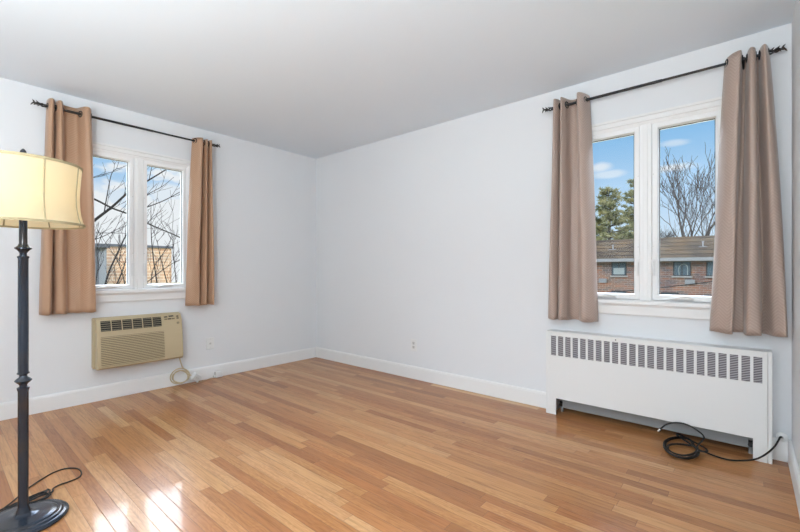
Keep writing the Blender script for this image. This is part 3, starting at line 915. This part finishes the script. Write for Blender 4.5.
P = [Vector((4.180, -0.040, 0.141)), at_y(780, 437.5, -0.062), at_y(775, 446, -0.095), at_y(768, 452.6, -0.125), at_y(761, 457, -0.150)]
for u, v in ((754, 459.5), (742, 460.5), (730, 460), (718, 457), (706, 452.5), (697, 449)): P.append(at_z(u, v, 0.006))
outer = [(694, 446), (690, 439.5), (682, 437.5), (673, 438), (666, 441), (664.5, 446), (667, 451), (675, 456), (687, 458.2), (696, 455.5), (697.5, 450)]
inner = [(696, 447), (684, 444.5), (673, 444.3), (668, 446.5), (669.5, 450.5), (676, 454), (685, 455.5), (694, 453.5), (697, 450)]
slant = [(690, 444), (682, 438.5), (676.5, 435.0), (679, 434.2), (689, 439.5), (699, 444.5), (706, 449), (705.5, 451.5), (698, 450)]
z = 0.006
for lp, off in ((outer, 0), (inner, 0.3), (outer, 1.0), (slant, 0), (inner, -0.5), (outer, -0.8), (slant, 0.8)):
    for u, v in lp:
        z += 0.0006
        P.append(at_z(u + off, v + off * 0.6, min(z, 0.032)))
P += [at_z(697.5, 446, 0.045), Vector((3.842, -0.150, 0.085)), Vector((3.80, -0.135, 0.118)), Vector((3.745, -0.125, 0.134)), Vector((3.690, -0.125, 0.127)), Vector((3.645, -0.130, 0.102)), Vector((3.622, -0.136, 0.072))]
tag(MB().tube(cr(P, 4), 0.0046, 8).build('jacket', M_CORD, ck, smooth=True), 'black rubber jacket')
e0 = Vector(P[-1]); e1 = e0 + (e0 - Vector(P[-2])).normalized() * 0.02
tag(MB().tube([e0, e1], 0.0062, 10).build('connector', M_METAL, ck, smooth=True), 'shiny metal end connector')

# ------------------------------------------------------------------ floor lamp
LX, LY = 1.700, -2.857
lamp = empty('floor_lamp', (LX, LY, 0), 'dark bronze floor lamp with a lit cream fabric shade', 'floor lamp')
bs = [(0.147, 0.0), (0.151, 0.004), (0.151, 0.010), (0.144, 0.016), (0.133, 0.017), (0.128, 0.022), (0.119, 0.024), (0.114, 0.023), (0.108, 0.027), (0.090, 0.029), (0.055, 0.032), (0.032, 0.036), (0.024, 0.042), (0.022, 0.052), (0.0195, 0.060), (0.018, 0.066)]
MB().lathe(bs, (LX, LY, 0), 64).build('base', M_LAMP, lamp, smooth=True)
MB().lathe([(0.0172, 0.062), (0.0178, 0.30), (0.0176, 0.555), (0.0206, 0.566), (0.0206, 0.571), (0.015, 0.574)], (LX, LY, 0), 28).build('lower_column', M_LAMP, lamp, smooth=True)
MB().lathe([(0.014, 0.572), (0.0125, 0.580), (0.016, 0.587), (0.022, 0.592), (0.0285, 0.599), (0.0285, 0.602), (0.022, 0.609), (0.015, 0.614), (0.0125, 0.622), (0.016, 0.627), (0.0206, 0.629), (0.0206, 0.634)], (LX, LY, 0), 28).build('collar', M_LAMP, lamp, smooth=True)
MB().lathe([(0.0176, 0.632), (0.0178, 0.85), (0.0172, 1.117), (0.0198, 1.121), (0.0198, 1.126), (0.013, 1.130)], (LX, LY, 0), 28).build('middle_column', M_LAMP, lamp, smooth=True)
MB().lathe([(0.0125, 1.128), (0.0122, 1.140), (0.015, 1.146), (0.021, 1.153), (0.0285, 1.159), (0.0285, 1.163), (0.020, 1.169), (0.017, 1.173), (0.0155, 1.178)], (LX, LY, 0), 28).build('collar', M_LAMP, lamp, smooth=True)
MB().lathe([(0.0140, 1.176), (0.0138, 1.285), (0.017, 1.29), (0.017, 1.30), (0.010, 1.305), (0.010, 1.32)], (LX, LY, 0), 24).build('upper_column', M_LAMP, lamp, smooth=True)
SHB, SHT = 1.266, 1.520
prof = []
for i in range(13):
    t = i / 12
    r = 0.207 + (0.197 - 0.207) * t - 0.016 * math.sin(math.pi * (t ** 0.8)) * (1 - 0.3 * t)
    prof.append((r, SHB + (SHT - SHB) * t))
sh = MB().lathe(prof, (LX, LY, 0), 96, cap=False).build('lamp_shade', M_SHADE, lamp, smooth=True)
tag(sh, 'lit cream fabric shade')
for z, r in ((SHB, 0.2075), (SHT, 0.1975)):
    MB().lathe([(r - 0.0015, -0.005), (r + 0.0018, -0.005), (r + 0.0018, 0.005), (r - 0.0015, 0.005), (r - 0.0015, -0.005)], (LX, LY, z), 96, cap=False).build('trim_band', M_BAND, sh, smooth=True)
CAMA = math.atan2(CAM.y - LY, CAM.x - LX)
for k in range(8):
    a = CAMA + math.radians(18.5 + 45 * k)
    MB().tube([(LX + (r + 0.0006) * math.cos(a), LY + (r + 0.0006) * math.sin(a), z) for r, z in prof], 0.0032, 6).build('seam', M_BAND, sh)
bowl = shade_mat()
MB().lathe([(0.016, 1.300), (0.035, 1.304), (0.055, 1.315), (0.068, 1.335), (0.072, 1.352), (0.069, 1.352), (0.064, 1.336), (0.05, 1.318), (0.016, 1.306)], (LX, LY, 0), 36, cap=False).build('diffuser_bowl', bowl, lamp, smooth=True)
hp = MB()
for s in (1, -1):
    hp.tube(cr([(LX, LY + s * 0.012, 1.31), (LX, LY + s * 0.045, 1.36), (LX, LY + s * 0.045, 1.46), (LX, LY, 1.535)], 6), 0.002, 6)
for k in range(3):
    a = k * 2.094
    hp.tube([(LX, LY, SHT + 0.006), (LX + 0.196 * math.cos(a), LY + 0.196 * math.sin(a), SHT)], 0.0018, 6)
hp.build('shade_frame', M_BRONZE, lamp)
MB().lathe([(0.004, 1.525), (0.012, 1.535), (0.008, 1.545), (0.013, 1.562), (0.009, 1.576), (0.002, 1.584)], (LX, LY, 0), 16).build('finial', M_BRONZE, lamp, smooth=True)
bulbm = bpy.data.materials.new('lit_bulb'); bulbm.use_nodes = True
bb = bulbm.node_tree.nodes['Principled BSDF']; bb.inputs['Emission Color'].default_value = (1, 0.82, 0.55, 1); bb.inputs['Emission Strength'].default_value = 6.5
MB().lathe([(0.012, 1.325), (0.018, 1.345), (0.030, 1.375), (0.032, 1.395), (0.022, 1.415), (0.004, 1.424)], (LX, LY, 0), 20).build('bulb', bulbm, lamp, smooth=True)
# its cord: out from behind the base, a bundle, and a wide loop on the floor
q = Vector((LX, LY, 0))
lc = []
for u, v, zz in ((-6, 514, 0.004), (4, 508, 0.004), (12, 502, 0.006), (19, 496, 0.006), (30, 487, 0.005), (41.6, 479.3, 0.004), (54, 472.3, 0.004), (66, 468.5, 0.004), (77, 468.5, 0.004), (81.3, 472.3, 0.004), (79.3, 477, 0.004), (69, 481.6, 0.004), (60, 484.6, 0.004), (53, 488.5, 0.006)):
    lc.append(at_z(u, v, zz))
ends_a = [(52, 492), (50, 490), (48, 489), (51, 494), (47, 491), (49, 496)]
mids = [(40, 496), (39, 493), (36, 498), (41, 500), (38, 495), (37, 501)]
ends_b = [(22, 503), (16, 503), (10, 506), (18, 506), (6, 510), (12, 508)]
zz = 0.005
for k in range(6):
    zz += 0.002
    lc += [at_z(*ends_a[k], zz), at_z(*mids[k], zz + 0.006), at_z(*ends_b[k], zz), at_z(ends_b[k][0] - 3, ends_b[k][1] + 1.5, zz), at_z(*mids[(k + 3) % 6], zz + 0.010)]
lc += [at_z(30, 500, 0.03), at_z(14, 505, 0.01), at_z(-8, 517, 0.004)]
tag(MB().tube(cr(lc, 5), 0.0034, 6).build('power_cord', M_CORD, lamp, smooth=True), 'thin black power cord')

# ------------------------------------------------------------------ outdoors
GZ = -3.4
gnd = MB(); gnd.box(-160, 200, -60, 220, GZ - 0.5, GZ); tag(gnd.build('ground', M_GRASS), kind='structure')

# brick apartment block opposite the back window
BY = 40.0
bx0, bx1 = -30.0, 34.0
EZ, RZ = 2.04, 4.18
bl = empty('brick_apartment_block', (2, BY + 5, GZ), 'long brick apartment block with brown shingled roof across the lawn', 'building')
MB().box(bx0, bx1, BY, BY + 11, GZ, EZ).build('wall', M_BRICK, bl)
MB().prism([(BY - 0.5, EZ - 0.05), (BY + 5.5, RZ), (BY + 11.5, EZ - 0.05), (BY + 11.5, EZ + 0.15), (BY + 5.5, RZ + 0.2), (BY - 0.5, EZ + 0.15)],
           lambda y, z, a: (a, y, z), bx0 - 0.5, bx1 + 0.5).build('roof', M_ROOF, bl)
MB().box(bx0 - 0.5, bx1 + 0.5, BY - 0.64, BY - 0.50, EZ - 0.16, EZ + 0.13).build('gutter', M_GUT, bl)
MB().box(bx0 - 0.5, bx1 + 0.5, BY - 0.5, BY, EZ - 0.2, EZ - 0.06).build('soffit', M_GUT, bl)


def far_window(xc, zt, zb, w, blind):
    f = MB(); f.ring(lambda u, v, z: (u, BY - v, z), xc - w / 2, xc + w / 2, zb, zt, [(0, -0.05), (0, 0.06), (0.09, 0.06), (0.09, -0.05)])
    f.box(xc - 0.04, xc + 0.04, BY - 0.05, BY + 0.02, zb, zt)
    fo = f.build('window', M_WFR, bl)
    MB().box(xc - w / 2 + 0.05, xc + w / 2 - 0.05, BY - 0.03, BY - 0.01, zb + 0.05, zt - 0.05).build('pane', M_WGL, fo)
    MB().box(xc - w / 2 - 0.1, xc + w / 2 + 0.1, BY - 0.14, BY + 0.02, zb - 0.12, zb).build('sill', M_WFRL, fo)
    if blind == 1:
        MB().box(xc - w * 0.36, xc + w * 0.36, BY - 0.06, BY - 0.031, zb + 0.12, zb + (zt - zb) * 0.55).build('blind', M_BLIND, fo)
    if blind == 2:
        MB().tube(cr([(xc - 0.2, BY - 0.05, zb + 0.1), (xc - 0.2, BY - 0.05, zb + 0.8), (xc + 0.15, BY - 0.05, zb + 1.05), (xc + 0.4, BY - 0.05, zb + 0.8), (xc + 0.4, BY - 0.05, zb + 0.1)], 6), 0.035, 6).build('curtain_edge', M_BLIND, fo)


for u, bld in ((619.0, 1), (682.0, 2), (716.0, 0)):
    p = at_y(u, 270, BY)
    far_window(p.x, 1.86, 0.55, 1.30, bld)
for x in (-12.0, -19.5, 8.0, 15.0): far_window(x, 1.86, 0.55, 1.3, 0)
for x in (-19.5, -12, -5.3, -1.2, 8): far_window(x, -0.9, -2.2, 1.3, 0)
for u, v, h in ((703, 248, 0.5), (613, 246, 0.45)):
    d = ray(u, v); y = BY + 2.4; p = CAM + d * ((y - CAM.y) / d.y)
    zr = EZ + 0.15 + (RZ - EZ) * 2.9 / 6.0
    v_ = MB().lathe([(0.06, 0), (0.06, h), (0.09, h), (0.09, h + 0.08)], (p.x, y, zr - 0.1), 10)
    v_.box(p.x - 0.3, p.x + 0.3, y - 0.3, y + 0.3, zr - 0.16, zr - 0.02)
    v_.build('vent_pipe', M_GUT, bl)
for u in (690, 603):
    p = at_y(u, 268, BY)
    MB().box(p.x - 0.35, p.x + 0.35, BY - 0.15, BY, -0.15, 0.25).build('vent_grille', M_PALEB, bl)

# overhead wire between the houses
pa, pb2 = at_y(560, 295.5, 20), at_y(760, 275, 20)
wr = [pa.lerp(pb2, i / 12) - Vector((0, 0, 0.12 * (1 - (i / 6 - 1) ** 2))) for i in range(13)]
tag(MB().tube(wr, 0.025, 6).build('overhead_wire', M_CORD), 'dark overhead wire crossing in front of the brick building', 'wire')


# trees ------------------------------------------------------------
def grow(mb, p, d, L, r, lvl, rnd, spread=0.6, up=0.15, kids=(3, 4), rmin=0.012, seg=5):
    n = 4
    pts = [p.copy()]; dd = d.normalized()
    for i in range(n):
        dd = (dd + Vector((rnd.uniform(-1, 1), rnd.uniform(-1, 1), rnd.uniform(-0.6, 1) + up)) * 0.13).normalized()
        pts.append(pts[-1] + dd * L / n)
    r1 = max(rmin * 0.7, r * 0.55)
    mb.tube(pts, [r + (r1 - r) * i / n for i in range(n + 1)], seg if r > 0.03 else 3)
    if lvl <= 0: return
    for k in range(rnd.randint(*kids)):
        t = rnd.uniform(0.35, 1.0) if k else 1.0
        f = t * n; i = min(int(f), n - 1); q = pts[i].lerp(pts[i + 1], f - i)
        rv = Vector((rnd.uniform(-1, 1), rnd.uniform(-1, 1), rnd.uniform(-0.5, 0.8))).normalized()
        nd_ = (dd + rv * spread * rnd.uniform(0.7, 1.3) + Vector((0, 0, up))).normalized()
        grow(mb, q, nd_, L * rnd.uniform(0.62, 0.85), max(rmin, r1 * (0.95 if k == 0 else 0.7)), lvl - 1, rnd, spread, up, kids, rmin, seg)


def bare_tree(u, dist, height, label, seed, lean=0.0, lvl=5, r=0.28, spread=0.6, trunks=3, rmin=0.02, kids=(3, 4)):
    d = ray(u, HORIZON); base = CAM + d * dist; base.z = GZ
    root = empty('bare_tree', base, label, 'tree', 'bare winter trees beyond the houses')
    rnd = random.Random(seed)
    th = height * 0.20
    MB().tube([base - Vector((0, 0, 0.2)), base + Vector((0, 0, th * 0.5)), base + Vector((lean * 0.3, 0, th))], [r * 1.5, r * 1.1, r], 9).build('trunk', M_BARK, root)
    cr_ = MB()
    for k in range(trunks):
        a = 2 * math.pi * k / trunks + rnd.random()
        dd = Vector((math.cos(a) * 0.42, math.sin(a) * 0.42, 1.0))
        grow(cr_, base + Vector((lean * 0.3, 0, th * 0.96)), dd, height * 0.27, r * 0.72, lvl, rnd, spread, 0.16, kids, rmin)
    cr_.build('branches', M_BARK, root)
    return root


bare_tree(692, 58, 23.5, 'broad bare winter tree with fanning branches rising behind the brick roof', 11, lvl=5, trunks=5, spread=0.60, rmin=0.03, kids=(2, 3), r=0.36)
bare_tree(722, 88, 25.0, 'bare tree half hidden by the curtain edge behind the brick roof', 23, lvl=4, trunks=3, rmin=0.02)
bare_tree(662, 75, 13.5, 'small thin bare tree low behind the brick roof by the window frame', 31, lvl=4, r=0.2)


def pine(u, dist, height, label, seed, rad=3.6):
    d = ray(u, HORIZON); base = CAM + d * dist; base.z = GZ
    root = empty('pine_tree', base, label, 'tree', 'pines behind the brick building')
    rnd = random.Random(seed)
    tk = MB().tube([base - Vector((0, 0, 0.2)), base + Vector((0, 0, height * 0.5)), base + Vector((0.2, 0, height * 0.96))], [0.34, 0.22, 0.05], 8)
    br = MB(); nl = MB()
    z = height * 0.22
    while z < height * 0.99:
        f = z / height
        R_ = rad * (1.12 - f) ** 0.75 * rnd.uniform(0.75, 1.15)
        for k in range(rnd.randint(5, 7)):
            a = rnd.random() * 6.283
            L = R_ * rnd.uniform(0.6, 1.12)
            dr = Vector((math.cos(a), math.sin(a), rnd.uniform(-0.05, 0.28) + 0.4 * f * f)).normalized()
            p0 = base + Vector((0, 0, z)); p1 = p0 + dr * L
            br.tube([p0, p0.lerp(p1, 0.5) + Vector((0, 0, -0.06)), p1], [0.06, 0.04, 0.015], 4)
            for c in range(max(3, int(L * 4.5))):
                t = rnd.uniform(0.3, 1.05)
                ctr = p0 + dr * L * t + Vector((rnd.gauss(0, 0.26), rnd.gauss(0, 0.26), rnd.gauss(0.10, 0.10)))
                for s in range(20):                       # a tuft of needles
                    v = Vector((rnd.gauss(0, 1), rnd.gauss(0, 1), rnd.gauss(0.45, 0.7))).normalized() * rnd.uniform(0.3, 0.62)
                    w = v.orthogonal().normalized() * 0.07
                    nl.add([ctr - w, ctr + w, ctr + v], [(0, 1, 2)])
        z += height * rnd.uniform(0.035, 0.055)
    tk.build('trunk', M_BARK, root); br.build('branches', M_BARK, root)
    nl.build('needles', M_NEEDLE, root, recalc=False)
    return root


pine(609, 55, 15.2, 'shorter pine with layered olive boughs behind the brick roof', 4, 5.2)
pine(634, 72, 20.4, 'taller pine partly behind the white window mullion', 9, 5.0)

# tan building and grey building beyond the left window
tb = empty('tan_brick_building', (-45, 24, GZ), 'tall tan brick building beyond the bare branches', 'building')
XT = -42.0
p0, p1 = at_x(107, 246, XT), at_x(171.5, 246, XT)
tz = p0.z
MB().box(XT - 14, XT, p0.y, p1.y, GZ, tz).build('wall', M_TANB, tb)
MB().box(XT - 14.2, XT + 0.15, p0.y - 0.15, p1.y + 0.15, tz, tz + 0.22).build('parapet', M_RAIL, tb)
gb = empty('grey_flat_building', (-34, 4, GZ), 'pale grey flat-roofed building with a dark roof edge', 'building')
XG = -34.0
p2 = at_x(106.5, 244, XG)
MB().box(XG - 7, XG, p2.y - 14, p2.y, GZ, p2.z - 0.3).build('wall', M_PALEB, gb)
MB().box(XG - 7.2, XG + 0.4, p2.y - 14.2, p2.y + 0.15, p2.z - 0.3, p2.z).build('roof_edge', M_RAIL, gb)
MB().box(XG - 0.05, XG + 0.06, p2.y - 0.9, p2.y - 0.5, GZ, p2.z - 0.3).build('pilaster', M_RAIL, gb)
for k in range(4):
    MB().box(XG - 0.05, XG + 0.05, p2.y - 3.2 - k * 3, p2.y - 1.8 - k * 3, 0.0, 1.5).build('window', M_WGL, gb)

# the near bare tree whose limbs cross the left window
rt = random.Random(5)
base = Vector((-6.6, -0.9, GZ))
nt = empty('bare_tree', base, 'close bare tree with dark limbs crossing the view above the air conditioner', 'tree', 'bare winter trees beyond the houses')
tr = MB()
tr.tube(cr([base - Vector((0, 0, 0.2)), base + Vector((0.05, 0.03, 1.2)), base + Vector((0.0, -0.1, 2.4)), base + Vector((-0.1, -0.25, 3.3))], 4), [0.16 - 0.006 * i for i in range(13)], 10)
tr.build('trunk', M_BARK2, nt)
nb = MB()


def limb(path, r0, r1, twigs, tw=0.9, lvl=1):
    pts = cr([at_x(u, v, x) for u, v, x in path], 6)
    n = len(pts)
    nb.tube(pts, [r0 + (r1 - r0) * i / (n - 1) for i in range(n)], 6)
    for k in range(twigs):
        i = rt.randint(1, n - 2); t = (pts[i + 1] - pts[i]).normalized()
        rv = Vector((rt.uniform(-1, 1), rt.uniform(-1, 1), rt.uniform(-0.4, 1.0))).normalized()
        grow(nb, pts[i], t * 0.8 + rv * 0.8 + Vector((0, 0, 0.25)), tw * rt.uniform(0.35, 0.8), 0.0055, lvl, rt, 0.7, 0.1, (2, 3), 0.004)


limb([(60, 248, -6.4), (95, 220, -6.2), (112, 207, -6.1), (129, 192, -6.0), (149, 180, -6.0), (167, 169, -6.0)], 0.034, 0.012, 9)
limb([(70, 190, -6.8), (94, 199, -6.7), (112, 208, -6.6), (128, 214, -6.5), (150, 224.5, -6.4), (181, 238, -6.4), (215, 256, -6.3)], 0.024, 0.012, 7)
limb([(104, 214, -6.0), (107, 196, -6.0), (112, 173, -6.0), (120, 168, -6.0)], 0.012, 0.005, 5, 0.6)
limb([(85, 180, -6.2), (97, 176, -6.2), (112, 172, -6.2), (122, 168.5, -6.2)], 0.008, 0.004, 3, 0.5)
limb([(140, 200, -5.9), (150, 193, -5.9), (163, 186, -5.9), (174, 177, -5.9)], 0.011, 0.004, 4, 0.6)
limb([(138, 210, -5.7), (150, 206, -5.7), (165, 200, -5.7), (182, 191, -5.7), (205, 180, -5.7)], 0.015, 0.006, 6, 0.7)
limb([(140, 234, -6.0), (152, 218, -6.0), (163, 210, -6.0)], 0.010, 0.004, 4, 0.6)
limb([(102, 300, -5.6), (108, 275, -5.6), (118, 252, -5.6), (128, 231, -5.6), (136, 215, -5.6)], 0.020, 0.008, 8, 0.7)
limb([(88, 242, -6.0), (104, 236, -6.0), (118, 229, -6.0), (130, 224, -6.0)], 0.010, 0.004, 5, 0.6)
limb([(88, 233, -5.8), (110, 233, -5.8), (129, 233.5, -5.8)], 0.007, 0.004, 4, 0.5)
limb([(160, 300, -5.5), (155, 270, -5.5), (152, 245, -5.5), (151, 225, -5.5), (151, 205, -5.5)], 0.015, 0.005, 7, 0.6)
limb([(172, 300, -5.5), (165, 275, -5.5), (160, 255, -5.5), (157, 240, -5.5)], 0.013, 0.005, 6, 0.6)
limb([(150, 300, -5.6), (153, 270, -5.6), (162, 255, -5.6), (170, 242, -5.6), (173, 222, -5.6)], 0.010, 0.004, 6, 0.6)
limb([(178, 300, -5.5), (175, 270, -5.5), (173, 250, -5.5), (173, 230, -5.5)], 0.011, 0.005, 6, 0.6)
limb([(146, 283, -5.4), (160, 272, -5.4), (175, 262, -5.4), (190, 255, -5.4)], 0.010, 0.004, 5, 0.6)
limb([(92, 300, -5.7), (98, 268, -5.7), (97, 250, -5.7), (103, 232, -5.7)], 0.012, 0.005, 7, 0.6)
limb([(126, 300, -5.4), (124, 280, -5.4), (118, 262, -5.4), (108, 246, -5.4)], 0.012, 0.004, 7, 0.6)
limb([(110, 300, -5.8), (122, 272, -5.8), (127, 255, -5.8)], 0.018, 0.006, 7, 0.6)
nb.build('branches', M_BARK2, nt)
